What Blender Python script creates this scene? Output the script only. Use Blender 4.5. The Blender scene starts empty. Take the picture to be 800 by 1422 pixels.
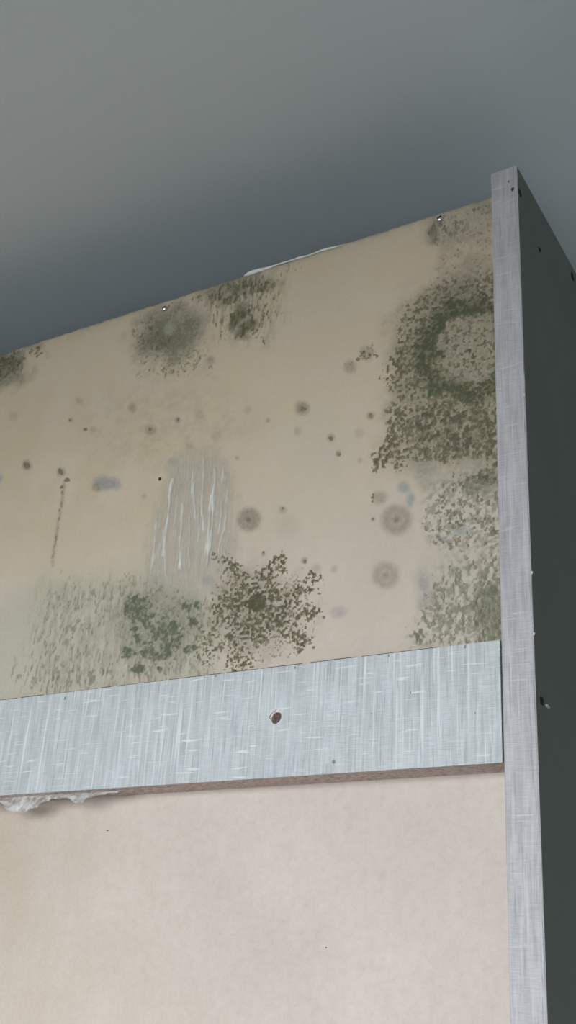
import bpy, bmesh, math, random
import numpy as np
from mathutils import Matrix, Vector

sc = bpy.context.scene
col = sc.collection
rng = np.random.default_rng(7)
random.seed(7)

# ------------------------------------------------------------------ camera
F_PX, PITCH, YAW, ROLL = 1558.5, 0.4406, 0.5579, 0.0657
CAM = np.array([0.1848, -0.5509, 1.68])
_cy, _sy, _cp, _sp = math.cos(YAW), math.sin(YAW), math.cos(PITCH), math.sin(PITCH)
FWD = np.array([-_sy*_cp, _cy*_cp, _sp])
_r0 = np.array([_cy, _sy, 0.0]); _u0 = np.cross(_r0, FWD)
RIGHT = math.cos(ROLL)*_r0 + math.sin(ROLL)*_u0
UP = -math.sin(ROLL)*_r0 + math.cos(ROLL)*_u0
cd = bpy.data.cameras.new('camera'); cam = bpy.data.objects.new('camera', cd); col.objects.link(cam)
cd.sensor_fit = 'VERTICAL'; cd.sensor_height = 24.0; cd.lens = 24.0*F_PX/1422.0
cd.clip_start = 0.01
cam.matrix_world = Matrix(((RIGHT[0], UP[0], -FWD[0], CAM[0]), (RIGHT[1], UP[1], -FWD[1], CAM[1]),
                           (RIGHT[2], UP[2], -FWD[2], CAM[2]), (0, 0, 0, 1)))
sc.camera = cam

# ------------------------------------------------------------------ world, window light, exposure
w = bpy.data.worlds.new('world'); sc.world = w; w.use_nodes = True
w.node_tree.nodes['Background'].inputs[0].default_value = (0.62, 0.72, 0.82, 1)
w.node_tree.nodes['Background'].inputs[1].default_value = 1.0
WIN = (-1.00, 0.50, 0.70, 2.09)          # x0, x1, z0, z1 of the window opening in the wall behind the camera
ROOM = (-2.3, 1.0, -1.20, 1.3, 2.285)      # x0, x1, y0, y1, ceiling height
SKY = (1.15, 4.8)                            # height range of the bright overcast sky outside the window
ld = bpy.data.lights.new('overcast_daylight', 'AREA'); ld.shape = 'RECTANGLE'
ld.size = 7.0; ld.size_y = SKY[1]-SKY[0]; ld.energy = 1010; ld.color = (0.92, 0.965, 1.0)
lo = bpy.data.objects.new('overcast_daylight', ld); col.objects.link(lo)
lo.location = (-0.3, -4.2, (SKY[0]+SKY[1])/2); lo.rotation_euler = (math.pi/2, 0, 0)
vs = sc.view_settings
vs.view_transform = 'Standard'; vs.look = 'None'; vs.gamma = 1; vs.use_curve_mapping = False
vs.exposure = 0.0
try: vs.use_white_balance = False
except Exception: pass

# ------------------------------------------------------------------ pixel <-> surface
def project(X, Y, Z):
    dx, dy, dz = X-CAM[0], Y-CAM[1], Z-CAM[2]
    d = dx*FWD[0]+dy*FWD[1]+dz*FWD[2]
    return (400+F_PX*(dx*RIGHT[0]+dy*RIGHT[1]+dz*RIGHT[2])/d,
            711-F_PX*(dx*UP[0]+dy*UP[1]+dz*UP[2])/d)
def on_y(px, py, y):
    d = FWD*F_PX + RIGHT*(px-400) + UP*(711-py)
    t = (y-CAM[1])/d[1]; p = CAM+d*t
    return p
def on_x(px, py, x):
    d = FWD*F_PX + RIGHT*(px-400) + UP*(711-py)
    return CAM + d*((x-CAM[0])/d[0])

# dimensions (metres) of the wardrobe
TH = 0.018                     # board thickness
Z_TOP = CAM[2]+0.5284
Y_BACK = 0.021                 # face of the recessed hardboard
Z_R1, Z_R2 = CAM[2]+0.2032, CAM[2]+0.1368
WID, DEP = 0.80, 0.50

# ------------------------------------------------------------------ numpy noise
def vnoise(x, y, seed):
    r = np.random.default_rng(seed); t = r.random((256, 256))
    xi = np.floor(x).astype(int); yi = np.floor(y).astype(int)
    fx = x-xi; fy = y-yi
    fx = fx*fx*fx*(fx*(fx*6-15)+10); fy = fy*fy*fy*(fy*(fy*6-15)+10)
    a = t[xi & 255, yi & 255]; b = t[(xi+1) & 255, yi & 255]
    c = t[xi & 255, (yi+1) & 255]; d = t[(xi+1) & 255, (yi+1) & 255]
    return (a*(1-fx)+b*fx)*(1-fy)+(c*(1-fx)+d*fx)*fy
def fbm(x, y, sx, sy, seed, octv=3, gain=0.55):
    s = 0; a = 1; tot = 0
    for k in range(octv):
        ca, sa = math.cos(0.6*k), math.sin(0.6*k)
        if sx != sy: ca, sa = 1, 0
        X = x*sx*2**k; Y = y*sy*2**k
        s = s+a*vnoise(ca*X-sa*Y+17.3*k, sa*X+ca*Y+5.1*k, seed+k); tot += a; a *= gain
    return s/tot
def uni(n, m=0.5, s=0.155):
    return 0.5*(1+np.tanh(0.798*(n-m)/s*1.0))
def sstep(a, b, x):
    t = np.clip((x-a)/(b-a), 0, 1); return t*t*(3-2*t)
def blob(U, V, cx, cy, r, soft, ry=None, ang=0):
    ry = ry or r
    c, s = math.cos(math.radians(ang)), math.sin(math.radians(ang))
    a = (U-cx)*c+(V-cy)*s; b = -(U-cx)*s+(V-cy)*c
    d = np.hypot(a, b*r/ry)
    return 1-sstep(r-soft, r+soft, d)
def poly(U, V, pts, soft):
    inside = np.zeros(U.shape, bool); dmin = np.full(U.shape, 1e9)
    n = len(pts)
    for i in range(n):
        x0, y0 = pts[i]; x1, y1 = pts[(i+1) % n]
        ex, ey = x1-x0, y1-y0
        t = np.clip(((U-x0)*ex+(V-y0)*ey)/(ex*ex+ey*ey), 0, 1)
        dmin = np.minimum(dmin, np.hypot(U-x0-t*ex, V-y0-t*ey))
        cr = ((y0 > V) != (y1 > V))
        with np.errstate(divide='ignore', invalid='ignore'):
            xx = x0+(V-y0)*ex/(ey if ey != 0 else 1e-9)
        inside ^= cr & (U < xx)
    sd = np.where(inside, dmin, -dmin)
    return sstep(-soft, soft, sd)
def seg(U, V, pts):
    dmin = np.full(U.shape, 1e9)
    for (x0, y0), (x1, y1) in zip(pts[:-1], pts[1:]):
        ex, ey = x1-x0, y1-y0
        t = np.clip(((U-x0)*ex+(V-y0)*ey)/(ex*ex+ey*ey), 0, 1)
        dmin = np.minimum(dmin, np.hypot(U-x0-t*ex, V-y0-t*ey))
    return dmin

# ------------------------------------------------------------------ object helpers
def link(name, me, mat=None, parent=None, label=None, cat=None, kind=None, smooth=False):
    o = bpy.data.objects.new(name, me); col.objects.link(o)
    if mat: me.materials.append(mat)
    if parent: o.parent = parent
    if label: o['label'] = label
    if cat: o['category'] = cat
    if kind: o['kind'] = kind
    if smooth:
        me.polygons.foreach_set('use_smooth', [True]*len(me.polygons))
    return o
def box_bm(bm, x0, x1, y0, y1, z0, z1):
    v = [bm.verts.new(p) for p in ((x0,y0,z0),(x1,y0,z0),(x1,y1,z0),(x0,y1,z0),(x0,y0,z1),(x1,y0,z1),(x1,y1,z1),(x0,y1,z1))]
    for f in ((3,2,1,0),(4,5,6,7),(0,1,5,4),(1,2,6,5),(2,3,7,6),(3,0,4,7)): bm.faces.new([v[i] for i in f])
def box(name, x0, x1, y0, y1, z0, z1, mat, parent=None, bevel=0, **k):
    bm = bmesh.new(); box_bm(bm, x0, x1, y0, y1, z0, z1)
    if bevel: bmesh.ops.bevel(bm, geom=bm.edges[:], offset=bevel, segments=2, affect='EDGES', profile=0.5)
    me = bpy.data.meshes.new(name); bm.to_mesh(me); bm.free()
    return link(name, me, mat, parent, **k)
def np_mesh(name, verts, loops, sizes):
    me = bpy.data.meshes.new(name)
    me.vertices.add(len(verts)); me.vertices.foreach_set('co', np.asarray(verts, np.float32).ravel())
    me.loops.add(len(loops)); me.loops.foreach_set('vertex_index', np.asarray(loops, np.int32))
    sizes = np.asarray(sizes, np.int32)
    me.polygons.add(len(sizes))
    st = np.zeros(len(sizes), np.int32); st[1:] = np.cumsum(sizes)[:-1]
    me.polygons.foreach_set('loop_start', st)
    me.update(calc_edges=True); me.validate()
    return me
def grid_faces(nx, nz, off=0):
    i, j = np.meshgrid(np.arange(nx-1), np.arange(nz-1), indexing='ij')
    a = (i*nz+j).ravel()+off
    return np.stack([a, a+nz, a+nz+1, a+1], 1)          # faces -Y when x grows with i, z with j

# ------------------------------------------------------------------ materials
def mat(name, rough=0.6, spec=0.4):
    m = bpy.data.materials.new(name); m.use_nodes = True
    nt = m.node_tree; b = nt.nodes['Principled BSDF']
    b.inputs['Roughness'].default_value = rough; b.inputs['Specular IOR Level'].default_value = spec
    return m, nt, b
def N(nt, t, **k):
    n = nt.nodes.new(t)
    for a, v in k.items(): setattr(n, a, v)
    return n
def coords(nt, scale=(1, 1, 1), rot=(0, 0, 0)):
    tc = N(nt, 'ShaderNodeTexCoord'); mp = N(nt, 'ShaderNodeMapping')
    mp.inputs['Scale'].default_value = scale; mp.inputs['Rotation'].default_value = rot
    nt.links.new(tc.outputs['Object'], mp.inputs['Vector']); return mp.outputs['Vector']
def noise(nt, vec, scale=1, detail=2, rough=0.5):
    n = N(nt, 'ShaderNodeTexNoise'); n.inputs['Scale'].default_value = scale
    n.inputs['Detail'].default_value = detail; n.inputs['Roughness'].default_value = rough
    nt.links.new(vec, n.inputs['Vector']); return n.outputs['Fac']
def ramp(nt, fac, stops):
    r = N(nt, 'ShaderNodeValToRGB'); e = r.color_ramp.elements
    while len(e) < len(stops): e.new(0.5)
    for el, (p, c) in zip(e, stops):
        el.position = p; el.color = (c, c, c, 1) if isinstance(c, (int, float)) else (*c, 1)
    nt.links.new(fac, r.inputs['Fac']); return r.outputs['Color']
def mix(nt, fac, a, b, mode='MIX'):
    n = N(nt, 'ShaderNodeMix', data_type='RGBA', blend_type=mode)
    for s, v in ((n.inputs[0], fac), (n.inputs[6], a), (n.inputs[7], b)):
        if hasattr(v, 'is_output'): nt.links.new(v, s)
        elif isinstance(v, (int, float)): s.default_value = v
        else: s.default_value = (*v, 1)
    return n.outputs[2]
def math_n(nt, op, a, b=0.0):
    n = N(nt, 'ShaderNodeMath', operation=op)
    for s, v in ((n.inputs[0], a), (n.inputs[1], b)):
        if hasattr(v, 'is_output'): nt.links.new(v, s)
        else: s.default_value = v
    return n.outputs[0]
def bump(nt, b, h, dist, strength=1.0):
    n = N(nt, 'ShaderNodeBump'); n.inputs['Distance'].default_value = dist; n.inputs['Strength'].default_value = strength
    nt.links.new(h, n.inputs['Height']); nt.links.new(n.outputs[0], b.inputs['Normal'])

def plaster(name, c, s=900, d=0.0004):
    m, nt, b = mat(name, 0.85, 0.2)
    v = coords(nt)
    n1 = noise(nt, v, 3, 3); n2 = noise(nt, v, s*0.35, 3, 0.6)
    cc = mix(nt, ramp(nt, n1, [(0.3, 0.0), (0.7, 1.0)]), tuple(x*0.95 for x in c), c)
    nt.links.new(cc, b.inputs['Base Color']); bump(nt, b, n2, d, 0.6); return m
M_CEIL = plaster('ceiling_paint', (0.77, 0.845, 0.87), 900, 0.0002)
M_WALL = plaster('wall_paint', (0.76, 0.76, 0.74))
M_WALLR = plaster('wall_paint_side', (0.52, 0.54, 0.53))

def linen(name, base, light, dark, gloss=0.42, k=1.0):
    m, nt, b = mat(name, gloss, 0.45)
    n_v = noise(nt, coords(nt, (560, 60, 11)), 1, 2.0, 0.65)     # long upright threads
    n_w = noise(nt, coords(nt, (240, 60, 26)), 1, 1.0, 0.5)
    n_d = noise(nt, coords(nt, (760, 70, 30)), 1, 1.5, 0.6)
    n_h = noise(nt, coords(nt, (48, 60, 620)), 1, 1.0, 0.5)      # short cross threads
    n_f = noise(nt, coords(nt, (1400, 90, 60)), 1, 1); n_g = noise(nt, coords(nt, (110, 90, 1200)), 1, 1)
    up = ramp(nt, n_v, [(0.555, 0.0), (0.66, 1.0)])
    ho = ramp(nt, n_h, [(0.635, 0.0), (0.70, 1.0)])
    dk = ramp(nt, n_d, [(0.33, 1.0), (0.45, 0.0)])
    band = ramp(nt, n_w, [(0.36, 0.0), (0.64, 1.0)])
    fine = ramp(nt, math_n(nt, 'MULTIPLY', math_n(nt, 'ADD', n_f, n_g), 0.5), [(0.38, 0.0), (0.62, 1.0)])
    c = mix(nt, fine, tuple(x*0.90 for x in base), tuple(min(1, x*1.07) for x in base))
    c = mix(nt, 1.0, c, ramp(nt, n_w, [(0.36, 0.90), (0.64, 1.06)]), 'MULTIPLY')
    c = mix(nt, 1.0, c, ramp(nt, noise(nt, coords(nt), 24, 2), [(0.35, 0.93), (0.65, 1.0)]), 'MULTIPLY')
    c = mix(nt, math_n(nt, 'MULTIPLY', dk, 0.62*k), c, dark)
    c = mix(nt, math_n(nt, 'MULTIPLY', up, 0.62*k), c, light)
    c = mix(nt, math_n(nt, 'MULTIPLY', ho, 0.65*k), c, light)
    nt.links.new(c, b.inputs['Base Color'])
    hsum = math_n(nt, 'ADD', math_n(nt, 'ADD', up, ho), math_n(nt, 'SUBTRACT', fine, dk))
    bump(nt, b, hsum, 0.0003, 0.6)
    return m
M_RAIL = linen('rail_linen_laminate', (0.435, 0.460, 0.465), (0.65, 0.675, 0.675), (0.30, 0.32, 0.33))
M_EDGE = linen('edge_linen_laminate', (0.385, 0.373, 0.380), (0.515, 0.505, 0.515), (0.28, 0.27, 0.28), 0.5, 0.8)

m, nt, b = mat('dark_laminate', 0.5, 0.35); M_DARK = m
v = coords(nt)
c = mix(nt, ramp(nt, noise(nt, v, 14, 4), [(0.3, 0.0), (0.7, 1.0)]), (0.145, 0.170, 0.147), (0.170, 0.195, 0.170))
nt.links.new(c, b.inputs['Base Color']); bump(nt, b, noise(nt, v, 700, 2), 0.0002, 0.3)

m, nt, b = mat('chipboard', 0.9, 0.2); M_CHIP = m
v = coords(nt, (330, 500, 700))
c = ramp(nt, noise(nt, v, 1, 3, 0.6), [(0.26, (0.20, 0.14, 0.12)), (0.40, (0.52, 0.40, 0.36)), (0.62, (0.72, 0.61, 0.57))])
nt.links.new(c, b.inputs['Base Color']); bump(nt, b, noise(nt, v, 1, 3), 0.0008, 0.8)

m, nt, b = mat('hardboard', 0.78, 0.25); M_BACK = m
v = coords(nt)
n1 = noise(nt, v, 14, 4, 0.6); n2 = noise(nt, v, 190, 4, 0.65); n3 = noise(nt, v, 900, 3, 0.6)
c = mix(nt, ramp(nt, n1, [(0.32, 0.0), (0.68, 1.0)]), (0.465, 0.402, 0.352), (0.518, 0.453, 0.404))
c = mix(nt, 1.0, c, ramp(nt, n2, [(0.25, 0.90), (0.55, 1.0), (0.8, 1.05)]), 'MULTIPLY')
c = mix(nt, 1.0, c, ramp(nt, n3, [(0.24, 0.78), (0.40, 1.0)]), 'MULTIPLY')
at = N(nt, 'ShaderNodeAttribute', attribute_name='stain')
gr = ramp(nt, noise(nt, v, 420, 3, 0.6), [(0.30, 0.70), (0.65, 1.12)])
c = mix(nt, math_n(nt, 'MINIMUM', math_n(nt, 'MULTIPLY', at.outputs['Alpha'], gr), 1.0), c, at.outputs['Color'])
nt.links.new(c, b.inputs['Base Color'])
crumb = math_n(nt, 'MULTIPLY', noise(nt, v, 520, 3, 0.6), math_n(nt, 'MULTIPLY', at.outputs['Alpha'], 2.5))
bump(nt, b, math_n(nt, 'ADD', crumb, math_n(nt, 'ADD', n2, math_n(nt, 'MULTIPLY', n3, 0.5))), 0.0006, 0.5)

m, nt, b = mat('mould', 0.95, 0.1); M_MOULD = m
v = coords(nt)
at = N(nt, 'ShaderNodeAttribute', attribute_name='tone')
c = mix(nt, math_n(nt, 'MINIMUM', ramp(nt, noise(nt, v, 330, 3, 0.6), [(0.28, 0.75), (0.7, 1.2)]), 1.3), (0, 0, 0), at.outputs['Color'], 'MIX')
c = mix(nt, 1.0, at.outputs['Color'], ramp(nt, noise(nt, v, 420, 3, 0.6), [(0.28, 0.78), (0.7, 1.12)]), 'MULTIPLY')
nt.links.new(c, b.inputs['Base Color']); bump(nt, b, noise(nt, v, 800, 3), 0.0006, 0.7)

m, nt, b = mat('dried_glue', 0.55, 0.4); M_GLUE = m
v = coords(nt, (260, 100, 40))
c = mix(nt, ramp(nt, noise(nt, v, 1, 3), [(0.35, 0.0), (0.65, 1.0)]), (0.45, 0.415, 0.335), (0.53, 0.50, 0.425))
at = N(nt, 'ShaderNodeAttribute', attribute_name='cover')
c = mix(nt, math_n(nt, 'MULTIPLY', at.outputs['Color'], 1.0), c, (0.63, 0.615, 0.565))
nt.links.new(c, b.inputs['Base Color'])
tr = N(nt, 'ShaderNodeBsdfTransparent'); ms = N(nt, 'ShaderNodeMixShader')
nt.links.new(at.outputs['Alpha'], ms.inputs[0]); nt.links.new(tr.outputs[0], ms.inputs[1]); nt.links.new(b.outputs[0], ms.inputs[2])
nt.links.new(ms.outputs[0], nt.nodes['Material Output'].inputs[0])

m, nt, b = mat('torn_paper', 0.8, 0.2); M_PAPER = m
nt.links.new(mix(nt, noise(nt, coords(nt), 300, 3), (0.55, 0.54, 0.49), (0.75, 0.74, 0.70)), b.inputs['Base Color'])
m, nt, b = mat('zinc', 0.22, 0.5); M_ZINC = m
b.inputs['Metallic'].default_value = 1.0
nt.links.new(mix(nt, noise(nt, coords(nt), 600, 2), (0.72, 0.73, 0.74), (0.86, 0.87, 0.88)), b.inputs['Base Color'])
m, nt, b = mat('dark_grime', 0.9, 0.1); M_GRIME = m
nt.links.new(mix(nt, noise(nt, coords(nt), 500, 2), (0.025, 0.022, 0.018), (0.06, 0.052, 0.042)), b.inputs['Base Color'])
m, nt, b = mat('smudge', 0.8, 0.2); M_SMUDGE = m
nt.links.new(mix(nt, noise(nt, coords(nt), 900, 2), (0.13, 0.125, 0.12), (0.26, 0.25, 0.24)), b.inputs['Base Color'])
m, nt, b = mat('cobweb', 0.9, 0.1); M_WEB = m
nt.links.new(mix(nt, ramp(nt, noise(nt, coords(nt), 160, 2), [(0.3, 0.0), (0.7, 1.0)]), (0.44, 0.425, 0.415), (0.60, 0.59, 0.58)), b.inputs['Base Color'])
tr = N(nt, 'ShaderNodeBsdfTransparent'); ms = N(nt, 'ShaderNodeMixShader')
nt.links.new(ramp(nt, noise(nt, coords(nt), 220, 3, 0.55), [(0.36, 0.25), (0.60, 0.85)]), ms.inputs[0])
nt.links.new(tr.outputs[0], ms.inputs[1]); nt.links.new(b.outputs[0], ms.inputs[2])
nt.links.new(ms.outputs[0], nt.nodes['Material Output'].inputs[0])
m, nt, b = mat('floor_wood', 0.45, 0.4); M_FLOOR = m
nt.links.new(mix(nt, noise(nt, coords(nt, (40, 3, 1)), 1, 4), (0.62, 0.56, 0.48), (0.74, 0.68, 0.60)), b.inputs['Base Color'])
m, nt, b = mat('window_white', 0.4, 0.4); M_WHITE = m
nt.links.new(mix(nt, noise(nt, coords(nt), 9, 2), (0.74, 0.74, 0.73), (0.80, 0.80, 0.79)), b.inputs['Base Color'])
m, nt, b = mat('pane', 0.05, 0.5); M_PANE = m
tr = N(nt, 'ShaderNodeBsdfTransparent'); gl = N(nt, 'ShaderNodeBsdfGlossy'); gl.inputs['Roughness'].default_value = 0.03
fr = N(nt, 'ShaderNodeFresnel'); ms = N(nt, 'ShaderNodeMixShader')
nt.links.new(fr.outputs[0], ms.inputs[0]); nt.links.new(tr.outputs[0], ms.inputs[1]); nt.links.new(gl.outputs[0], ms.inputs[2])
nt.links.new(ms.outputs[0], nt.nodes['Material Output'].inputs[0])

# ------------------------------------------------------------------ the room
RX0, RX1, RY0, RY1, RZ = ROOM
S = dict(kind='structure')
box('floor', RX0-.1, RX1+.1, RY0-.12, RY1+.1, -0.1, 0, M_FLOOR, label='brown wooden floor of the room', **S)
box('ceiling', RX0-.1, RX1+.1, RY0-.12, RY1+.1, RZ, RZ+.1, M_CEIL, label='smooth blue grey painted ceiling above the wardrobe', **S)
box('wall_left', RX0-.1, RX0, RY0-.12, RY1+.1, 0, RZ, M_WALL, label='plain light wall on the left', **S)
box('wall_right', RX1, RX1+.1, RY0-.12, RY1+.1, 0, RZ, M_WALLR, label='plain grey wall on the right', **S)
box('wall_far', RX0, RX1, RY1, RY1+.1, 0, RZ, M_WALL, label='plain wall in front of the wardrobe doors', **S)
bm = bmesh.new()
x0, x1, z0, z1 = WIN
for a in ((RX0, x0, 0, RZ), (x1, RX1, 0, RZ), (x0, x1, 0, z0), (x0, x1, z1, RZ)):
    box_bm(bm, a[0], a[1], RY0-.12, RY0, a[2], a[3])
me = bpy.data.meshes.new('wall_window'); bm.to_mesh(me); bm.free()
link('wall_window', me, M_WALL, label='wall with the window opening behind the camera', **S)
bm = bmesh.new()
for a in ((x0, x0+.05, z0, z1), (x1-.05, x1, z0, z1), (x0+.05, x1-.05, z0, z0+.05), (x0+.05, x1-.05, z1-.05, z1),
          ((x0+x1)/2-.03, (x0+x1)/2+.03, z0+.05, z1-.05)):
    box_bm(bm, a[0], a[1], RY0-.11, RY0-.05, a[2], a[3])
me = bpy.data.meshes.new('window_1'); bm.to_mesh(me); bm.free()
wo = link('window_1', me, M_WHITE, label='white framed two light window behind the camera', **S)
for a in ((x0+.05, (x0+x1)/2-.03), ((x0+x1)/2+.03, x1-.05)):
    box('pane', a[0], a[1], RY0-.083, RY0-.077, z0+.05, z1-.05, M_PANE, wo)

# ------------------------------------------------------------------ the wardrobe
wd = bpy.data.objects.new('wardrobe', None); col.objects.link(wd)
wd['label'] = 'mould stained wardrobe seen from behind, with pale linen rail and dark side'
wd['category'] = 'wardrobe'

# side panels: dark laminate board with a pale linen edge strip towards us
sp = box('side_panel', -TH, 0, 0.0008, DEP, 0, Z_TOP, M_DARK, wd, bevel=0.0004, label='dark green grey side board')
def edge_strip(xl, xr, parent, lab):
    bm = bmesh.new(); n = 260
    rows = []
    for i in range(n+1):
        z = Z_TOP*i/n
        wv = 0.00022*math.sin(z*37)+0.00015*math.sin(z*141+1)
        chip = random.uniform(0, 0.00035) if random.random() < 0.35 else 0
        rows.append([bm.verts.new((x, y, z)) for x, y in ((xl, 0.0008), (xl, 0.0003), (xl+.0004, 0), (xr-.0008-chip+wv*.3, 0), (xr-chip, 0.0004), (xr, 0.0008))])
    for a, b_ in zip(rows[:-1], rows[1:]):
        for k in range(5): bm.faces.new((a[k], a[k+1], b_[k+1], b_[k]))
    bm.faces.new(rows[0][::-1]); bm.faces.new(rows[-1])
    for a, b_ in zip(rows[:-1], rows[1:]): bm.faces.new((a[5], a[0], b_[0], b_[5]))
    bmesh.ops.recalc_face_normals(bm, faces=bm.faces[:])
    me = bpy.data.meshes.new('edge_strip'); bm.to_mesh(me); bm.free()
    return link('edge_strip', me, M_EDGE, parent, label=lab)
edge_strip(-TH, 0, sp, 'pale linen patterned edge strip')
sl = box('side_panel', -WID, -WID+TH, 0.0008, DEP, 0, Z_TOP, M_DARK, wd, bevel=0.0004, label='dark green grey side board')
edge_strip(-WID, -WID+TH, sl, 'pale linen patterned edge strip')
box('top_panel', -WID+TH, -TH, Y_BACK+0.0035, DEP, Z_TOP-TH-0.002, Z_TOP-0.002, M_DARK, wd)
box('bottom_panel', -WID+TH, -TH, Y_BACK+0.0035, DEP, 0.08, 0.08+TH, M_DARK, wd)
box('plinth', -WID+TH, -TH, DEP-0.06, DEP-0.044, 0, 0.08, M_DARK, wd)
for k in range(2):
    xa = -WID+0.001+k*WID/2
    d = box('door', xa, xa+WID/2-0.002, DEP+0.001, DEP+TH, 0.08, Z_TOP-0.002, M_DARK, wd, bevel=0.0006)
    hx = -WID/2+(0.04 if k else -0.04)
    bm = bmesh.new(); box_bm(bm, hx-.006, hx+.006, DEP+TH+.02, DEP+TH+.03, 1.0, 1.16)
    box_bm(bm, hx-.005, hx+.005, DEP+TH, DEP+TH+.02, 1.01, 1.02); box_bm(bm, hx-.005, hx+.005, DEP+TH, DEP+TH+.02, 1.14, 1.15)
    me = bpy.data.meshes.new('handle'); bm.to_mesh(me); bm.free(); link('handle', me, M_ZINC, d)

# little flat irregular pieces on a plane (chips, bruises)
def fleck(name, centre, r, axis, mat_, parent, h=0.0003, ry=None, n=11, lab=None):
    ry = ry or r; bm = bmesh.new(); c = np.array(centre)
    if axis == 'y': e1, e2, nn = np.array([1, 0, 0]), np.array([0, 0, 1]), np.array([0, -1, 0])
    else: e1, e2, nn = np.array([0, 1, 0]), np.array([0, 0, 1]), np.array([1, 0, 0])
    base, top = [], []
    for k in range(n):
        a = 2*math.pi*k/n; q = random.uniform(0.7, 1.15)
        p = c+e1*r*q*math.cos(a)+e2*ry*q*math.sin(a)
        base.append(bm.verts.new(p-nn*0.0002)); top.append(bm.verts.new(c+(p-c)*0.8+nn*h*random.uniform(.6, 1.1)))
    for k in range(n): bm.faces.new((base[k], base[(k+1) % n], top[(k+1) % n], top[k]))
    ct = bm.verts.new(c+nn*h)
    for k in range(n): bm.faces.new((top[k], top[(k+1) % n], ct))
    bm.faces.new(base[::-1])
    bmesh.ops.recalc_face_normals(bm, faces=bm.faces[:])
    me = bpy.data.meshes.new(name); bm.to_mesh(me); bm.free()
    return link(name, me, mat_, parent, label=lab)
fleck('screw_hole', on_y(712, 262.5, 0), 0.0012, 'y', M_GRIME, sp, 0.00006, 0.0022, lab='small dark hole near the top of the edge')
fleck('scratch', on_y(706.5, 252, 0), 0.0006, 'y', M_GRIME, sp, 0.00004, 0.0014)
for px, py, r, ry in ((722, 268, .003, .0035), (749.5, 347, .003, .0022), (795, 384, .004, .0035), (752.5, 973, .0035, .0030)):
    fleck('dent', on_x(px, py, 0), r, 'x', M_GRIME, sp, 0.0004, ry)
fleck('chip', on_x(760, 981, 0), .0035, 'x', M_PAPER, sp, 0.0008, 0.0012, lab='pale chipped flake on the dark side')
for px, py in ((727.5, 548), (738.6, 795), (741.5, 880)):
    p = on_y(px, py, 0); fleck('nick', (p[0], 0, p[2]), .0007, 'y', M_CHIP, sp, 0.00008, 0.001)

# ---- back panel (hardboard): fine grid where the photograph looks, coarse elsewhere
XV = min(on_y(0, y, Y_BACK)[0] for y in (480, 900, 1422))-0.025
XL, XR = -WID+TH+0.0005, -TH-0.0005
ZV = Z_R2-0.03
xs = np.concatenate([np.linspace(XL, XV, 25)[:-1], np.arange(XV, XR, 0.001), [XR]])
zs = np.concatenate([np.linspace(0.08, 1.6, 20)[:-1], np.linspace(1.6, ZV, 70)[:-1], np.arange(ZV, Z_TOP-0.0034, 0.001), [Z_TOP]])
X, Z = np.meshgrid(xs, zs, indexing='ij')
U, V = project(X, Y_BACK, Z)
wu = (fbm(X, Z, 70, 70, 11)-.5)*26; wv_ = (fbm(X, Z, 70, 70, 21)-.5)*26
Uw, Vw = U+wu, V+wv_
PX, PZ = xs, zs
vis = (Z > Z_R2+0.02).astype(float)

BASE = np.array([0.465, 0.415, 0.367])
stain = np.zeros(X.shape+(4,))            # rgb + strength, composited one wash after another
def wash(colr, a, everywhere=False):
    a = np.clip(a, 0, 1)*(1 if everywhere else vis)
    colr = [q*0.82 for q in colr]
    A0 = stain[..., 3]; A1 = a+A0*(1-a)
    for k in range(3):
        stain[..., k] = np.where(A1 > 1e-6, (colr[k]*a+stain[..., k]*A0*(1-a))/np.maximum(A1, 1e-6), colr[k])
    stain[..., 3] = A1
OL = (0.165, 0.170, 0.105); OLG = (0.21, 0.205, 0.14); BR = (0.30, 0.235, 0.155); PALE = (0.52, 0.49, 0.39)
GREY = (0.28, 0.225, 0.155); BLUE = (0.33, 0.35, 0.34); PURP = (0.36, 0.30, 0.31)
n_m = uni(fbm(X, Z, 160, 160, 31)); n_f = uni(fbm(X, Z, 420, 420, 41)); n_v = uni(fbm(X, Z, 420, 90, 51))
n_big = uni(fbm(X, Z, 40, 40, 61))
# warm brown clouds of old damp
wash((0.50, 0.415, 0.315), 0.80*(1-sstep(-80, 330, U+wu*4))*sstep(Z_R1, Z_R2-.02, Z)*(.6+.4*uni(fbm(X, Z, 45, 45, 81, 4))), True)
wash((0.62, 0.50, 0.335), (0.30+0.62*(1-sstep(600, 900, Vw+(U-300)*.25)))*(.7+.3*n_big))
wash((0.40, 0.315, 0.215), 0.40*blob(Uw, Vw, 235, 590, 120, 60, 55)*n_m)
wash((0.47, 0.375, 0.26), 0.30*blob(Uw, Vw, 60, 640, 190, 120, 120)*n_big)
wash((0.62, 0.53, 0.43), 0.45*blob(Uw, Vw, 470, 760, 120, 80, 150)*(0.4+0.6*n_big))
wash(PALE, 0.35*blob(Uw, Vw, 440, 620, 40, 25, 40))
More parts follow.
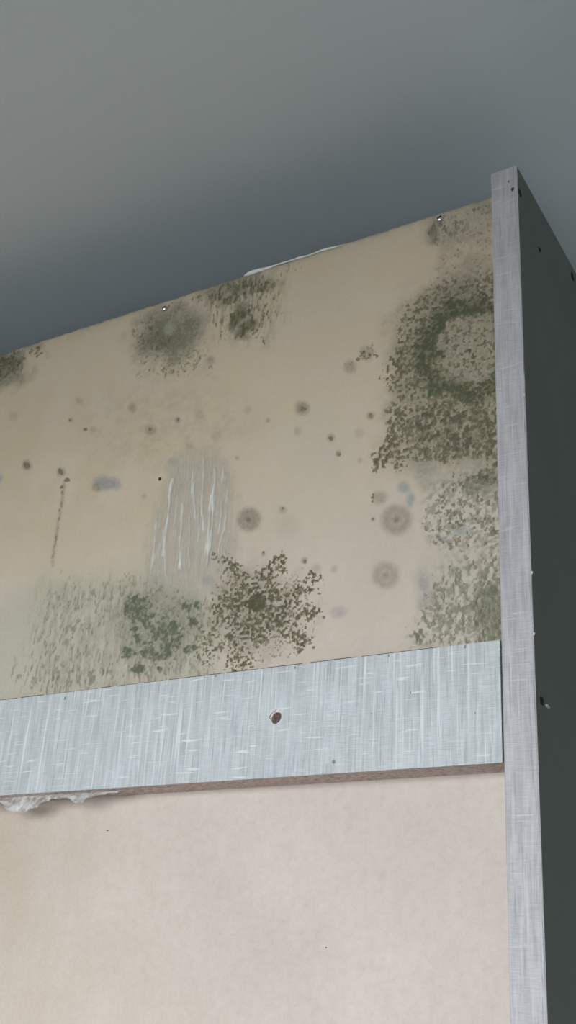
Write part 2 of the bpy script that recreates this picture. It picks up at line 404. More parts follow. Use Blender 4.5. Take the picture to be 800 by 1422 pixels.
# pale greenish bloom at the lower left and right
wash((0.48, 0.455, 0.345), 0.75*poly(Uw, Vw, [(-40, 860), (60, 800), (200, 790), (300, 815), (310, 960), (-40, 1000)], 30))
wash(OLG, 0.42*poly(Uw, Vw, [(50, 820), (180, 800), (280, 850), (290, 950), (40, 960)], 25)*n_v)
wash((0.50, 0.46, 0.36), 0.45*poly(Uw, Vw, [(580, 640), (700, 640), (705, 900), (580, 895), (600, 780)], 18))
wash(OLG, 0.40*poly(Uw, Vw, [(590, 790), (700, 770), (700, 900), (590, 895)], 25)*n_m)
cd_ = poly(Uw, Vw, [(590, 690), (650, 650), (705, 650), (705, 770), (640, 765), (592, 755)], 14)+poly(Uw, Vw, [(565, 900), (605, 805), (630, 780), (705, 770), (705, 900)], 16)
wash(OLG, 0.60*cd_*sstep(.45, .75, n_f)); wash((0.56, 0.53, 0.43), 0.45*cd_*sstep(.55, .25, n_f))
be_ = poly(Uw, Vw, [(545, 440), (600, 395), (705, 375), (705, 655), (565, 640), (520, 660), (540, 560)], 12)
wash((0.52, 0.47, 0.36), 0.55*be_*sstep(.62, .9, n_f))
# right-hand ring colony
dr = np.hypot(Uw-650, (Vw-484)/1.05)+(fbm(X, Z, 55, 55, 951)-.5)*34
wash(BR, 0.55*poly(Uw, Vw, [(535, 440), (590, 390), (640, 290), (700, 270), (700, 660), (520, 650), (540, 560)], 25)*(.35+.65*n_m))
wash(OLG, 0.55*poly(Uw, Vw, [(560, 430), (620, 385), (700, 360), (700, 650), (560, 645), (545, 520)], 25))
wash(OL, 0.90*np.exp(-((dr-60)/18)**2)*(0.75+.25*n_m))
wash((0.36, 0.33, 0.235), 0.5*(1-sstep(30, 52, dr))*n_f)
wash(OLG, 0.6*blob(Uw, Vw, 612, 318, 26, 14, 22)*(.3+.7*n_v)); wash(OL, 0.6*blob(Uw, Vw, 604, 322, 9, 6, 14))
wash(OLG, 0.7*blob(Uw, Vw, 668, 290, 16, 9, 9)); wash((0.40, 0.37, 0.27), 0.5*blob(Uw, Vw, 655, 310, 30, 15, 30))
wash(OLG, 0.8*blob(Uw, Vw, 672, 668, 26, 12, 14)); wash(OLG, 0.35*blob(Uw, Vw, 625, 676, 38, 16, 9, -8)*(.3+.7*n_f))
wash(OLG, 0.35*blob(Uw, Vw, 594, 660, 18, 9))
wash(OL, 0.75*blob(Uw, Vw, 684, 850, 22, 12, 34))
# top-left colonies
wash(OLG, 0.80*blob(Uw, Vw, 234, 462, 52, 22, 36, -20)); wash(OL, 0.80*blob(Uw, Vw, 228, 470, 26, 16, 22, -35)); wash(OL, .55*blob(Uw, Vw, 268, 452, 18, 14))
wash((0.36, 0.35, 0.25), 0.85*blob(U, V, 235, 457, 7, 3, 9, 15)); wash((0.38, 0.36, 0.26), .75*blob(U, V, 211, 487, 7, 3))
wash(OLG, 0.35*poly(Uw, Vw, [(185, 480), (290, 480), (300, 520), (190, 525)], 12)*n_f)
wash(OLG, 0.50*poly(Uw, Vw, [(270, 410), (300, 385), (385, 372), (392, 440), (370, 480), (300, 470)], 16)*n_v)
wash(OL, 0.80*blob(Uw, Vw, 336, 400, 52, 16, 15, -15)*(.45+.55*n_m)); wash(OL, 0.9*blob(Uw, Vw, 336, 446, 19, 6, 20))
wash((0.40, 0.37, 0.27), 0.7*np.exp(-(seg(U, V, [(325, 462), (335, 448), (345, 440)])/2.5)**2))
wash(OLG, 0.80*blob(Uw, Vw, 5, 508, 34, 12, 28)); wash(OL, .7*blob(Uw, Vw, 5, 505, 20, 10, 15)); wash(OLG, .6*blob(Uw, Vw, 48, 486, 16, 8, 8))
# a dirty line along the very top of the board
dtop = seg(U, V, [(-50, 509), (250, 409.5), (500, 330.5), (690, 270)])
wash((0.36, 0.33, 0.26), 0.45*np.exp(-(dtop/9)**2)*n_m)
# star colony and dark blot at the bottom
wash(BR, 0.40*blob(Uw, Vw, 360, 850, 82, 25, 70)*n_m); wash(OLG, 0.5*blob(Uw, Vw, 350, 850, 50, 25, 50))
wash(OLG, 0.45*blob(Uw, Vw, 222, 870, 60, 22, 55))
# round grey rings
for cx, cy, r, k in ((551, 722, 22, .62), (536, 799, 20, .50), (346, 722, 17, .80)):
    d = np.hypot(U-cx+wu*.12, V-cy+wv_*.12)
    wash(GREY, k*0.75*(1-sstep(r-5, r+5, d))); wash((0.22, 0.18, 0.14), k*.55*np.exp(-((d-r*.62)/4)**2)); wash((0.16, 0.13, 0.10), k*1.1*np.exp(-(d/5)**2))
# blue and violet tints
for cx, cy, r, ry, c_, k in ((561, 676, 8, 8, BLUE, .85), (570, 694, 6, 11, BLUE, .85), (640, 737, 9, 6, BLUE, .7), (616, 749, 8, 5, BLUE, .6),
        (150, 671, 17, 10, (0.30, 0.295, 0.28), .85), (136, 677, 6, 5, GREY, .7), (0, 664, 5, 6, BLUE, .8), (243, 640, 7, 6, BLUE, .6), (587, 812, 6, 10, PURP, .9),
        (588, 812, 14, 24, (0.42, 0.38, 0.33), .5), (470, 851, 12, 6, PURP, .55), (289, 805, 10, 7, (0.36, 0.35, 0.37), .75), (265, 768, 9, 9, (0.45, 0.37, 0.36), .5),
        (593, 835, 14, 10, (0.38, 0.33, 0.28), .6)):
    wash(c_, k*blob(Uw*.4+U*.6, Vw*.4+V*.6, cx, cy, r, r*.55, ry))
# soft brown dots
for cx, cy, r, k in ((420, 567, 9, .9), (184, 566, 6, .6), (110, 556, 5, .45), (209, 598, 7, .6), (247, 583, 4, .6), (118, 597, 3, .6), (293, 500, 5, .6),
        (459, 609, 5, .7), (470, 630, 3.5, .8), (515, 577, 5, .7), (498, 602, 7, .3), (487, 509, 8, .6), (510, 490, 9, .55), (393, 707, 5, .5), (400, 728, 16, .15),
        (413, 599, 5, .4), (344, 568, 5, .3), (300, 606, 6, .3), (372, 583, 3, .5), (423, 779, 4, .6), (366, 769, 3, .5), (85, 655, 6, .6), (38, 646, 6, .8),
        (20, 579, 6, .3), (98, 584, 3, .5), (545, 590, 5, .4), (538, 571, 4, .6), (518, 720, 3, .5), (528, 690, 9, .6), (130, 597, 5, .4), (278, 575, 6, .3),
        (200, 690, 4, .3), (265, 618, 5, .3), (440, 790, 6, .4), (465, 790, 5, .35), (500, 640, 3, .4), (330, 636, 3, .4)):
    wash(GREY if r > 4 else (0.2, 0.16, 0.11), k*blob(U+wu*.2, V+wv_*.2, cx, cy, r, r*.6))
wash(GREY, 0.7*np.exp(-(seg(U+wu*.12, V, [(90, 668), (83, 715), (77, 750), (73, 785)])/2.6)**2)*(.4+.6*n_f))

relief = (0.00010*(n_m-.5)+0.00005*(n_f-.5))*vis
streak = poly(Uw, Vw, [(-40, 850), (100, 790), (300, 780), (320, 960), (-40, 1000)], 30)+poly(Uw, Vw, [(280, 400), (390, 365), (395, 470), (300, 480)], 15)
relief = relief + streak*0.00035*(n_v-.5)
relief = relief*np.clip((Z_TOP-Z)/0.004, 0, 1)
Yp = Y_BACK-relief
Zp = Z.copy()
top_rag = (fbm(X[:, -1], X[:, -1]*0, 260, 1, 71)-.5)*0.0024
Zp[:, -1] = Z_TOP+np.minimum(top_rag, 0.0003)-0.0004
verts = np.stack([X, Yp, Zp], -1).reshape(-1, 3)
fc = grid_faces(len(xs), len(zs))
me = np_mesh('back_panel', verts, fc.ravel(), np.full(len(fc), 4))
a = me.color_attributes.new('stain', 'FLOAT_COLOR', 'POINT'); a.data.foreach_set('color', stain.reshape(-1, 4).astype(np.float32).ravel())
bp = link('back_panel', me, M_BACK, wd, label='tan hardboard back sheet blotched with mould', smooth=True)
so = bp.modifiers.new('thickness', 'SOLIDIFY'); so.thickness = 0.0032; so.offset = -1.0

# ---- mould crusts: raised flecks cut out of a fine grid along the edge of a noise field
def crust(fun, bounds, lab, g=0.00042, seed=100, h=0.00045, cells=(300, 300), octv=4, tone=(0.105, 0.105, 0.062), thin=(0.20, 0.170, 0.105), kind=None, name='mould_colony', gain=.62, fine=1.3):
    p = [on_y(px, py, Y_BACK) for px in (bounds[0], bounds[2]) for py in (bounds[1], bounds[3])]
    xa, xb = min(q[0] for q in p), min(max(q[0] for q in p), XR-0.0003)
    za, zb = max(min(q[2] for q in p), Z_R1-0.003), min(max(q[2] for q in p), Z_TOP-0.0012)
    gx = np.arange(xa, xb, g); gz = np.arange(za, zb, g)
    X, Z = np.meshgrid(gx, gz, indexing='ij')
    U, V = project(X, Y_BACK, Z)
    wu = (fbm(X, Z, 90, 90, seed+50)-.5)*22; wv = (fbm(X, Z, 90, 90, seed+60)-.5)*22
    nz = uni(fbm(X, Z, cells[0]*fine, cells[1]*fine, seed, octv, gain))
    dens = fun(U, V, U+wu, V+wv, X, Z)
    Fd = dens-nz
    Fd[0, :] = Fd[-1, :] = -1; Fd[:, 0] = Fd[:, -1] = -1
    # marching squares, corners in order (i,j),(i+1,j),(i+1,j+1),(i,j+1)
    nzc = len(gz); pos = Fd > 0
    i, j = np.nonzero(pos[:-1, :-1] | pos[1:, :-1] | pos[1:, 1:] | pos[:-1, 1:])
    vid = {}; vx = []; vz = []; vf = []; loops = []; sizes = []
    F_ = Fd; gxl = gx.tolist(); gzl = gz.tolist()
    def corner(a, b):
        k = (a, b)
        r = vid.get(k)
        if r is None:
            r = vid[k] = len(vx); vx.append(gxl[a]); vz.append(gzl[b]); vf.append(F_[a, b])
        return r
    def cut(a, b, c, d):
        k = (a, b, c, d) if (a, b) < (c, d) else (c, d, a, b)
        r = vid.get(k)
        if r is None:
            f0, f1 = F_[k[0], k[1]], F_[k[2], k[3]]; t = f0/(f0-f1)
            r = vid[k] = len(vx); vx.append(gxl[k[0]]+(gxl[k[2]]-gxl[k[0]])*t); vz.append(gzl[k[1]]+(gzl[k[3]]-gzl[k[1]])*t); vf.append(0.0)
        return r
    for a, b in zip(i.tolist(), j.tolist()):
        cs = ((a, b), (a+1, b), (a+1, b+1), (a, b+1))
        on = [pos[c] for c in cs]; pl = []
        for k in range(4):
            n_ = (k+1) % 4
            if on[k]: pl.append(corner(*cs[k]))
            if on[k] != on[n_]: pl.append(cut(*cs[k], *cs[n_]))
        if len(pl) >= 3: loops += pl; sizes.append(len(pl))
    if not sizes: return None
    vx, vz, vf = np.array(vx), np.array(vz), np.array(vf)
    hh = h*np.clip(vf*2.2, 0, 1)**0.6*(0.65+0.7*fbm(vx, vz, 700, 700, seed+7))
    vy = Y_BACK-0.00012-hh+0.00022*(vf <= 0)
    me = np_mesh(name, np.stack([vx, vy, vz], 1), loops, sizes)
    ii = np.clip(np.searchsorted(PX, vx), 0, len(PX)-1); jj = np.clip(np.searchsorted(PZ, vz), 0, len(PZ)-1)
    st = stain[ii, jj]; under = BASE*(1-st[:, 3:])+st[:, :3]*st[:, 3:]      # what the sheet shows beside the fleck
    k1 = sstep(0.0, 0.20, vf)[:, None]; k2 = sstep(0.12, 0.60, vf)[:, None]
    cv = np.ones((len(vx), 4), np.float32)
    cv[:, :3] = (under*(1-k1)+np.array(thin)*1.02*k1)*(1-k2)+np.array(tone)*1.0*k2
    a = me.color_attributes.new('tone', 'FLOAT_COLOR', 'POINT'); a.data.foreach_set('color', cv.ravel())
    return link(name, me, M_MOULD, bp, label=lab, smooth=True, kind=kind)

def f_ring(U, V, Uw, Vw, X, Z):
    d = np.hypot(Uw-650, (Vw-484)/1.05)
    d = d+(fbm(X, Z, 55, 55, 951)-.5)*34; q = 1.2*np.exp(-((d-60)/17)**2)*(1-.25*sstep(660, 690, U))
    halo = 0.50*poly(Uw, Vw, [(560, 430), (600, 395), (700, 375), (700, 562), (545, 562), (530, 520), (545, 470)], 14)*sstep(60, 75, d)
    inn = 0.36*(1-sstep(40, 55, d))+.25*blob(Uw, Vw, 652, 492, 9, 5, 14)
    far = 0.17*poly(Uw, Vw, [(545, 440), (600, 390), (630, 300), (700, 280), (700, 400), (560, 460)], 16)
    stray = .42*blob(Uw, Vw, 512, 490, 16, 8, 9, -40)+.4*blob(Uw, Vw, 488, 509, 10, 5, 4)+.4*blob(Uw, Vw, 518, 502, 5, 3)
    return np.maximum.reduce([q, halo, inn, far, stray])
crust(f_ring, (470, 275, 705, 566), 'large dark green ring of mould against the edge strip', seed=101, cells=(330, 330), h=.0006, tone=(0.092, 0.098, 0.060), fine=1.5)
def f_below(U, V, Uw, Vw, X, Z):
    q = 0.62*poly(Uw, Vw, [(540, 560), (700, 560), (700, 650), (640, 642), (565, 640), (512, 665), (512, 645), (535, 605)], 8)
    q = q+0.2*blob(Uw, Vw, 640, 600, 55, 30, 28)
    return np.maximum.reduce([q, .55*np.exp(-(seg(Uw, Vw, [(518, 662), (530, 650), (560, 645)])/5)**2), .5*blob(Uw, Vw, 523, 688, 7, 4, 9, 35), .7*blob(Uw, Vw, 680, 662, 20, 9, 12)])
crust(f_below, (505, 556, 705, 700), 'crusty grey brown mould below the green ring', seed=121, cells=(360, 300), tone=(0.118, 0.108, 0.070), thin=(0.22, 0.19, 0.125), h=.0007)
def f_mid(U, V, Uw, Vw, X, Z):
    q = 0.40*poly(Uw, Vw, [(588, 690), (650, 655), (700, 660), (702, 770), (640, 765), (592, 755)], 10)
    return np.maximum.reduce([q, .45*np.exp(-(seg(Uw, Vw, [(596, 700), (587, 722), (594, 742)])/4)**2), .6*blob(Uw, Vw, 665, 668, 30, 10, 10, -10), .55*np.exp(-(seg(Uw, Vw, [(615, 685), (640, 675), (660, 665)])/4)**2)])
crust(f_mid, (575, 645, 705, 780), 'thin speckled mould patch midway down the edge strip', seed=141, cells=(340, 270), tone=(0.13, 0.125, 0.082), thin=(0.23, 0.21, 0.145))
def f_low(U, V, Uw, Vw, X, Z):
    q = poly(Uw, Vw, [(560, 905), (570, 860), (605, 800), (625, 780), (705, 770), (705, 900)], 14)
    return q*(0.34+0.12*sstep(620, 690, Uw)+0.38*blob(Uw, Vw, 685, 850, 28, 22, 36))+.4*blob(Uw, Vw, 578, 886, 9, 5, 8)
crust(f_low, (555, 770, 705, 905), 'grey green mould patch in the corner above the rail', seed=161, cells=(380, 220), tone=(0.155, 0.155, 0.11), thin=(0.25, 0.235, 0.17))
def f_star(U, V, Uw, Vw, X, Z):
    arms = np.zeros(U.shape)
    for pts, wd_, k in (([(357, 838), (325, 790), (308, 778)], 14, .56), ([(357, 838), (378, 790), (388, 785)], 17, .58), ([(357, 838), (410, 830), (437, 808)], 13, .54),
                    ([(357, 838), (405, 850), (432, 852)], 16, .56), ([(357, 838), (412, 885), (420, 890)], 16, .52), ([(357, 838), (330, 890), (332, 915)], 24, .54),
                    ([(357, 838), (305, 835), (300, 850)], 18, .52), ([(357, 838), (300, 880), (285, 905)], 24, .38)):
        arms = np.maximum(arms, k*np.exp(-(seg(Uw, Vw, pts)/wd_)**4))
    body = 0.60*blob(Uw, Vw, 355, 848, 50, 18)
    core = 1.3*blob(U, V, 357, 838, 14, 5, 13)
    out = 0.20*blob(Uw, Vw, 362, 850, 86, 14, 72)
    return np.maximum.reduce([arms*1.13, body*1.08, core, out*1.2])
crust(f_star, (270, 760, 460, 930), 'star shaped olive brown mould colony with dark centre', seed=181, cells=(340, 340), tone=(0.098, 0.090, 0.055), thin=(0.19, 0.165, 0.105), h=.0007, fine=1.65)
def f_blot(U, V, Uw, Vw, X, Z):
    q = np.zeros(U.shape)
    for cx, cy, r, ry in ((190, 845, 20, 22), (205, 870, 24, 26), (232, 882, 22, 24), (178, 905, 11, 8), (215, 905, 24, 14), (190, 930, 8, 10), (265, 842, 14, 10), (262, 902, 9, 7), (268, 868, 10, 9), (222, 932, 6, 5)):
        q = np.maximum(q, .98*blob(U*.5+Uw*.5, V*.5+Vw*.5, cx, cy, r, 5, ry))
    for cx, cy, r in ((200, 878, 9), (215, 893, 5), (222, 862, 6), (192, 892, 5)):
        q = q*(1-.75*blob(Uw, Vw, cx, cy, r, 3))
    return np.maximum(q, 0.30*blob(Uw, Vw, 222, 872, 64, 14, 56))
crust(f_blot, (150, 800, 300, 950), 'solid dark green mould blot left of the star colony', seed=201, cells=(330, 300), tone=(0.118, 0.130, 0.090), thin=(0.21, 0.205, 0.145), h=.0003)
def f_left(U, V, Uw, Vw, X, Z):
    q = 0.33*poly(Uw, Vw, [(60, 830), (90, 800), (190, 800), (300, 830), (300, 945), (40, 965), (30, 920)], 22)
    q = np.maximum(q, .5*poly(Uw, Vw, [(55, 935), (100, 925), (155, 915), (152, 945), (60, 965)], 8))
    return np.maximum(q, .3*blob(Uw, Vw, 30, 935, 20, 10, 25))
crust(f_left, (-20, 780, 310, 980), 'streaky thin grey green mould above the left end of the rail', seed=221, cells=(420, 150), tone=(0.19, 0.19, 0.135), thin=(0.28, 0.265, 0.195), h=.0003)
def f_tl(U, V, Uw, Vw, X, Z):
    q = 0.34*blob(Uw, Vw, 232, 460, 48, 20, 36, -20)+.35*blob(Uw, Vw, 225, 472, 22, 14, 16, -30)
    return np.maximum(q, .26*poly(Uw, Vw, [(185, 480), (275, 475), (300, 515), (190, 530)], 12))*(1-.9*blob(U, V, 235, 457, 8, 3, 10))
crust(f_tl, (165, 415, 320, 545), 'soft olive mould cloud under the left screw', seed=241, cells=(320, 320), tone=(0.13, 0.125, 0.075), thin=(0.23, 0.20, 0.13), h=.0003)
def f_top(U, V, Uw, Vw, X, Z):
    q = 0.60*blob(Uw, Vw, 336, 402, 50, 14, 13, -15)
    q = np.maximum(q, .95*blob(Uw, Vw, 336, 446, 18, 5, 19)*(1-.9*np.exp(-(seg(U, V, [(325, 464), (334, 449), (344, 441)])/3.5)**2)))
    q = np.maximum(q, .30*poly(Uw, Vw, [(275, 410), (300, 385), (385, 372), (392, 440), (370, 478), (300, 470)], 10))
    return np.maximum(q, .25*poly(U, V, [(180, 440), (420, 362), (425, 372), (185, 452)], 6))
crust(f_top, (255, 355, 425, 490), 'streaked olive mould below the frayed top edge', seed=261, cells=(420, 190), tone=(0.12, 0.115, 0.065), thin=(0.22, 0.19, 0.12))
def f_tll(U, V, Uw, Vw, X, Z):
    q = .55*blob(Uw, Vw, 6, 505, 30, 9, 22)+.3*blob(Uw, Vw, 4, 500, 18, 9, 12)
    return np.maximum(q, .55*blob(Uw, Vw, 48, 486, 14, 6, 6))
crust(f_tll, (-30, 470, 80, 545), 'dark mould patch at the top left corner of the back sheet', seed=281, cells=(300, 300))
def f_scr(U, V, Uw, Vw, X, Z):
    return np.maximum.reduce([.55*blob(Uw, Vw, 604, 323, 9, 5, 14), .45*blob(Uw, Vw, 620, 320, 5, 3, 14), .36*blob(Uw, Vw, 625, 315, 30, 14, 22), .42*blob(Uw, Vw, 668, 291, 15, 7, 7)])
crust(f_scr, (580, 278, 700, 350), 'smudged olive mould around the right screw', seed=301, cells=(420, 210), tone=(0.13, 0.125, 0.08), thin=(0.24, 0.215, 0.145), h=.0003)
def f_dots(U, V, Uw, Vw, X, Z):
    q = np.zeros(U.shape)
    for cx, cy, r in ((38, 645, 4.5), (85, 655, 4), (93, 667, 3.5), (87, 677, 3), (420, 567, 4), (459, 609, 2.5), (470, 630, 2.6), (515, 577, 3), (247, 583, 2.2), (118, 597, 2.2),
                      (209, 598, 2.5), (423, 779, 2.8), (393, 707, 2), (538, 571, 3), (498, 500, 3), (366, 769, 1.8), (518, 720, 2), (98, 584, 1.6), (450, 858, 2.5), (437, 900, 2.5)):
        q = np.maximum(q, 1.25*blob(U+(Uw-U)*.25, V+(Vw-V)*.25, cx, cy, r, 1.4))
    return np.maximum(q, .5*np.exp(-(seg(U+(Uw-U)*.2, V, [(89, 676), (83, 715), (77, 750), (73, 785)])/2.4)**2))
crust(f_dots, (10, 540, 560, 930), 'small scattered brown mould specks', seed=321, g=0.0006, cells=(500, 300), tone=(0.20, 0.165, 0.115), thin=(0.30, 0.245, 0.17), h=.0002, kind='stuff', name='mould_specks')
p = on_y(222, 665, Y_BACK); fleck('nail_hole', p, .0018, 'y', M_GRIME, bp, 0.0003, lab='small dark nail hole')
p = on_y(149.5, 1153, Y_BACK); fleck('fibre_speck', p, .0011, 'y', M_GRIME, bp, 0.0002, .0006)
p = on_y(453, 1316, Y_BACK); fleck('fibre_speck', p, .0007, 'y', M_GRIME, bp, 0.0002, .0004)

# ---- dried glue smear with upright ridges
GB = (190, 615, 345, 840)
pp = [on_y(px, py, Y_BACK) for px in (GB[0], GB[2]) for py in (GB[1], GB[3])]
gx = np.arange(min(q[0] for q in pp), max(q[0] for q in pp), 0.0004); gz = np.arange(min(q[2] for q in pp), max(q[2] for q in pp), 0.0005)
X, Z = np.meshgrid(gx, gz, indexing='ij'); U, V = project(X, Y_BACK, Z)
wu = (fbm(X, Z, 110, 110, 401)-.5)*16; wv = (fbm(X, Z, 110, 110, 411)-.5)*16
cover = poly(U+wu, V+wv, [(240, 645), (280, 630), (305, 635), (322, 665), (326, 760), (318, 800), (300, 825), (230, 835), (204, 800), (212, 735), (230, 680)], 16)
cover = cover*(1-0.75*sstep(775, 835, V+wv*1.5))
ridge = np.zeros(U.shape)
R_ = [([(240, 666), (236, 700), (233, 725), (227, 772)], 1.5, 1.0), ([(219, 706), (214, 762), (209, 797)], 1.4, 1.0), ([(255, 700), (251, 744), (251, 790)], 1.4, .9),
      ([(284, 630), (281, 695), (284, 736)], 1.8, .9), ([(295, 690), (291, 735), (288, 783)], 1.7, 1.1), ([(299, 652), (297, 732), (289, 770)], 1.3, .9),
      ([(319, 672), (312, 732), (304, 768)], 1.3, .9), ([(256, 706), (252, 744)], 1.2, .6), ([(227, 735), (230, 775), (234, 810)], 1.3, .7), ([(270, 640), (268, 690), (271, 720)], 1.2, .7),
      ([(308, 690), (303, 740)], 1.2, .6), ([(246, 690), (243, 760)], 1.1, .5), ([(262, 720), (264, 790)], 1.1, .5), ([(275, 700), (273, 770)], 1.2, .6), ([(222, 755), (220, 800)], 1., .5), ([(310, 650), (311, 690)], 1.2, .5)]
Uj = U+(fbm(X, Z, 350, 60, 421)-.5)*7
for pts, wd_, k in R_: ridge = np.maximum(ridge, k*np.exp(-(seg(Uj, V, pts)/(wd_*1.25))**2))
thin_n = uni(fbm(X, Z, 700, 45, 431))
h = np.where(cover > 0.02, 0.00025+0.0009*ridge*cover+0.00022*thin_n*cover, -0.0006)
h = h*sstep(0.0, 0.12, cover)-0.0006*(1-sstep(0.0, 0.12, cover))
me = np_mesh('glue_smear', np.stack([X, Y_BACK-h, Z], -1).reshape(-1, 3), grid_faces(len(gx), len(gz)).ravel(), np.full((len(gx)-1)*(len(gz)-1), 4))
cv = np.zeros(X.shape+(4,), np.float32)
cv[..., 0] = cv[..., 1] = cv[..., 2] = np.clip(ridge*.8+.25*(thin_n-.3), 0, 1)*cover
cv[..., 3] = np.clip(cover*(.22+.36*thin_n)+ridge*.5*cover, 0, 1)
a = me.color_attributes.new('cover', 'FLOAT_COLOR', 'POINT'); a.data.foreach_set('color', cv.reshape(-1, 4).ravel())
link('glue_smear', me, M_GLUE, bp, smooth=True, label='pale dried glue smear with upright ridges')

# ---- frayed white paper along the top edge
def frayed(pxs, name='torn_paper'):
    bm = bmesh.new(); rings = []
    for k, (px, py, r) in enumerate(pxs):
        p = on_y(px, py, Y_BACK); ring = []
        for q in range(8):
            a = 2*math.pi*q/8; rr = r*random.uniform(.75, 1.2)
            ring.append(bm.verts.new((p[0]+random.uniform(-.0004, .0004), Y_BACK+0.0002-math.cos(a)*rr*.55, p[2]-r*.5+math.sin(a)*rr)))
        rings.append(ring)
    for a, b_ in zip(rings[:-1], rings[1:]):
        for q in range(8): bm.faces.new((a[q], a[(q+1) % 8], b_[(q+1) % 8], b_[q]))
    bm.faces.new(rings[0]); bm.faces.new(rings[-1][::-1])
    bmesh.ops.recalc_face_normals(bm, faces=bm.faces[:])
    me = bpy.data.meshes.new(name); bm.to_mesh(me); bm.free()
    o = link(name, me, M_PAPER, bp, smooth=True, label='white torn paper fraying over the top edge')
    sd = o.modifiers.new('soft', 'SUBSURF'); sd.levels = sd.render_levels = 2
frayed([(338, 383, .0004), (343, 379, .0018), (352, 376, .0022), (362, 373, .0020), (372, 371, .0017), (380, 368, .0010), (386, 367, .0004)])
frayed([(384, 367, .0004), (390, 365, .0012), (396, 363, .0007), (404, 361, .0005), (412, 358, .0008), (417, 356, .0014), (422, 356, .0006), (434, 352, .0005), (443, 348, .0009), (450, 345.5, .0013), (460, 343.5, .0010), (470, 341, .0005), (480, 338, .0003)])

# ---- screws on the top edge of the sheet
def screw(px, py, R, turn, tilt, slot=True):
    c = on_y(px, py, Y_BACK); bm = bmesh.new()
    prof = [(0.0, -.0016), (.35, -.00155), (.7, -.0012), (.92, -.0006), (1.0, -.0001), (.95, .0004), (.6, .0012), (.0, .0016)]
    n = 24; rings = []
    for rr, y in prof[1:-1]:
        rings.append([bm.verts.new((R*rr*math.cos(2*math.pi*k/n), y*R/.002, R*rr*math.sin(2*math.pi*k/n))) for k in range(n)])
    for a, b_ in zip(rings[:-1], rings[1:]):
        for k in range(n): bm.faces.new((a[k], a[(k+1) % n], b_[(k+1) % n], b_[k]))
    t = bm.verts.new((0, prof[0][1]*R/.002, 0)); e = bm.verts.new((0, .0016*R/.002, 0))
    for k in range(n): bm.faces.new((t, rings[0][(k+1) % n], rings[0][k])); bm.faces.new((e, rings[-1][k], rings[-1][(k+1) % n]))
    bmesh.ops.recalc_face_normals(bm, faces=bm.faces[:])
    me = bpy.data.meshes.new('screw'); bm.to_mesh(me); bm.free()
    s = link('screw', me, M_ZINC, wd, smooth=True, label='shiny zinc screw head')
    s.location = (c[0], Y_BACK-.0006, c[2]); s.rotation_euler = tilt
    y0 = -.0019*R/.002
    box('slot', -R*.62, R*.62, y0, y0+.0009, -R*.13, R*.13, M_GRIME, s).rotation_euler = (0, -turn, 0)
screw(611.5, 306, .0028, math.radians(42), (math.radians(-14), 0, math.radians(10)))
screw(229.5, 430, .0024, math.radians(45), (math.radians(-14), 0, math.radians(10)))

# ---- rail: chipboard with a linen laminate face and a ragged drilled hole
hc = on_y(382.5, 996, 0)
XA, XB = -WID+TH+.0006, -TH-.0009
def plate(name, x0, x1, z0, z1, y0, y1, hole, material, parent, lab):
    bm = bmesh.new()
    def loop(pts): 
        vs_ = [bm.verts.new((p[0], y0, p[1])) for p in pts]
        return [bm.edges.new((vs_[k], vs_[(k+1) % len(vs_)])) for k in range(len(vs_))]
    r = .0006
    out = [(x0, z0), (x1-r, z0), (x1-r*.3, z0+r*.3), (x1, z0+r), (x1, z1), (x0, z1)]
    ed = loop(out)+loop(hole)
    res = bmesh.ops.triangle_fill(bm, edges=ed, use_beauty=True)
    fs = [g for g in res['geom'] if isinstance(g, bmesh.types.BMFace)]
    ex = bmesh.ops.extrude_face_region(bm, geom=fs)
    bmesh.ops.translate(bm, verts=[g for g in ex['geom'] if isinstance(g, bmesh.types.BMVert)], vec=(0, y1-y0, 0))
    bmesh.ops.recalc_face_normals(bm, faces=bm.faces[:])
    me = bpy.data.meshes.new(name); bm.to_mesh(me); bm.free()
    return link(name, me, material, parent, label=lab)
rag = [(-.0036, .0002), (-.0028, .0016), (-.0020, .0024), (-.0009, .0026), (.0002, .0042), (.0010, .0036), (.0020, .0024), (.0030, .0016), (.0033, .0002), (.0030, -.0012),
       (.0022, -.0024), (.0012, -.0028), (.0002, -.0036), (-.0008, -.0034), (-.0016, -.0022), (-.0024, -.0012)]
hole_f = [(hc[0]+a*1.25, hc[2]+b_*1.25) for a, b_ in rag]
hole_c = [(hc[0]+.0006+(.0036)*math.cos(2*math.pi*k/18), hc[2]-.0004+(.0036)*math.sin(2*math.pi*k/18)) for k in range(18)]
rail = plate('rail', XA, XB, Z_R2, Z_R1, .0009, Y_BACK-.0001, hole_c, M_CHIP, wd, 'chipboard rail screwed across the back sheet')
plate('laminate_face', XA, XB, Z_R2, Z_R1, 0.0, .0009, hole_f, M_RAIL, rail, 'white blue linen patterned laminate face')
p = on_y(463.5, 1058, 0); fleck('bruise', p, .0013, 'y', M_SMUDGE, rail, 0.00008, .0013)
for px, py, r in ((570, 962, .0007), (516, 991, .0005), (660, 990, .0006), (90, 970, .0012), (300, 938, .0008), (540, 906, .0008), (410, 927, .0010), (646, 898, .0009)):
    p = on_y(px, py, 0); fleck('nick', (p[0], 0, min(p[2], Z_R1-.0012)), r*.85, 'y', M_SMUDGE, rail, 0.00007, r*1.2)

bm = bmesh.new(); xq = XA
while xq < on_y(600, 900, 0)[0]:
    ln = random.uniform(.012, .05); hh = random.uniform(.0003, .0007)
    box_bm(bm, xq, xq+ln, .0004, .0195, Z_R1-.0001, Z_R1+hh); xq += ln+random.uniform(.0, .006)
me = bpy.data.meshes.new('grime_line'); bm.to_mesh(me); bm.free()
link('grime_line', me, M_GRIME, rail, label='dark dirt lying along the top of the rail')

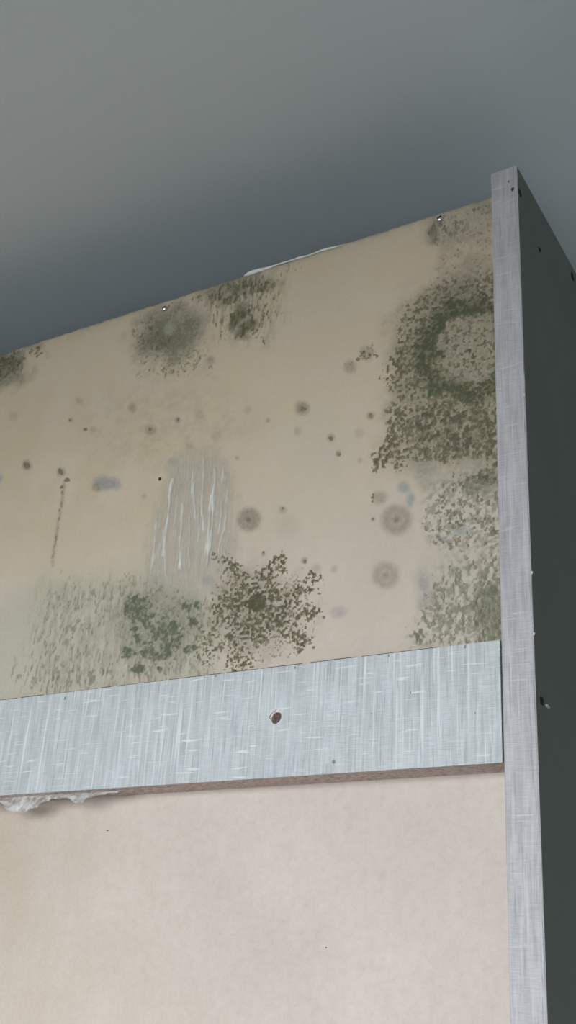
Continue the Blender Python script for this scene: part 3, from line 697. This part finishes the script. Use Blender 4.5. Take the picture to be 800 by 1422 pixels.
# ---- cobweb tuft under the left end of the rail
prof = [(-30, 1121), (-12, 1118), (0, 1113), (6, 1119), (14, 1126), (24, 1129), (33, 1128), (44, 1126), (52, 1121), (60, 1117), (66, 1112.5), (76, 1110.5), (88, 1109.5), (97, 1109), (104, 1115), (112, 1117), (120, 1112), (132, 1106), (150, 1103), (170, 1100)]
bm = bmesh.new(); rows = []
nn = 90
pxs_ = np.linspace(prof[0][0], prof[-1][0], nn); pys = np.interp(pxs_, [q[0] for q in prof], [q[1] for q in prof])
for k in range(nn):
    lowp = on_y(pxs_[k], pys[k], 0.003); x = lowp[0]; zl = min(lowp[2], Z_R2-.0004)
    row = []
    for q in range(9):
        t = q/8
        y = 0.0012+0.005*(1-t)**1.5+0.0016*math.sin(k*.9+q*.8)*t+random.uniform(-.0001, .0001)
        z = (Z_R2-0.0001)*(1-t)+zl*t if q else Z_R2+0.0000
        row.append(bm.verts.new((x+random.uniform(-.0003, .0003), max(y, .0002), z)))
    rows.append(row)
for a, b_ in zip(rows[:-1], rows[1:]):
    for q in range(8): bm.faces.new((a[q], b_[q], b_[q+1], a[q+1]))
# loose threads
for k in range(70):
    t = random.random(); px = random.choice([random.gauss(25, 16), random.gauss(110, 10), random.uniform(-10, 140)])
    if px > 150 or px < -25: continue
    py = np.interp(px, pxs_, pys); p0 = on_y(px, py-random.uniform(1, 6), .003); z0 = min(p0[2], Z_R2-.0002)
    L = random.uniform(.002, .006); dx = random.uniform(-1, 1)*L; dz = -random.uniform(.1, .6)*L; dy = random.uniform(-.002, .004)
    pts = [Vector((p0[0], .003, z0))]
    for q in range(1, 5): pts.append(Vector((p0[0]+dx*q/4, .003+dy*q/4, z0+dz*math.sin(q/4*1.8))))
    r = .00009; rg = []
    for pnt in pts: rg.append([bm.verts.new(pnt+Vector((0, r*math.cos(a), r*math.sin(a)))) for a in (0, 2.1, 4.2)])
    for a, b_ in zip(rg[:-1], rg[1:]):
        for q in range(3): bm.faces.new((a[q], a[(q+1) % 3], b_[(q+1) % 3], b_[q]))
me = bpy.data.meshes.new('cobweb'); bm.to_mesh(me); bm.free()
link('cobweb', me, M_WEB, None, smooth=True, label='grey dusty cobweb tuft hanging under the left end of the rail', cat='cobweb')
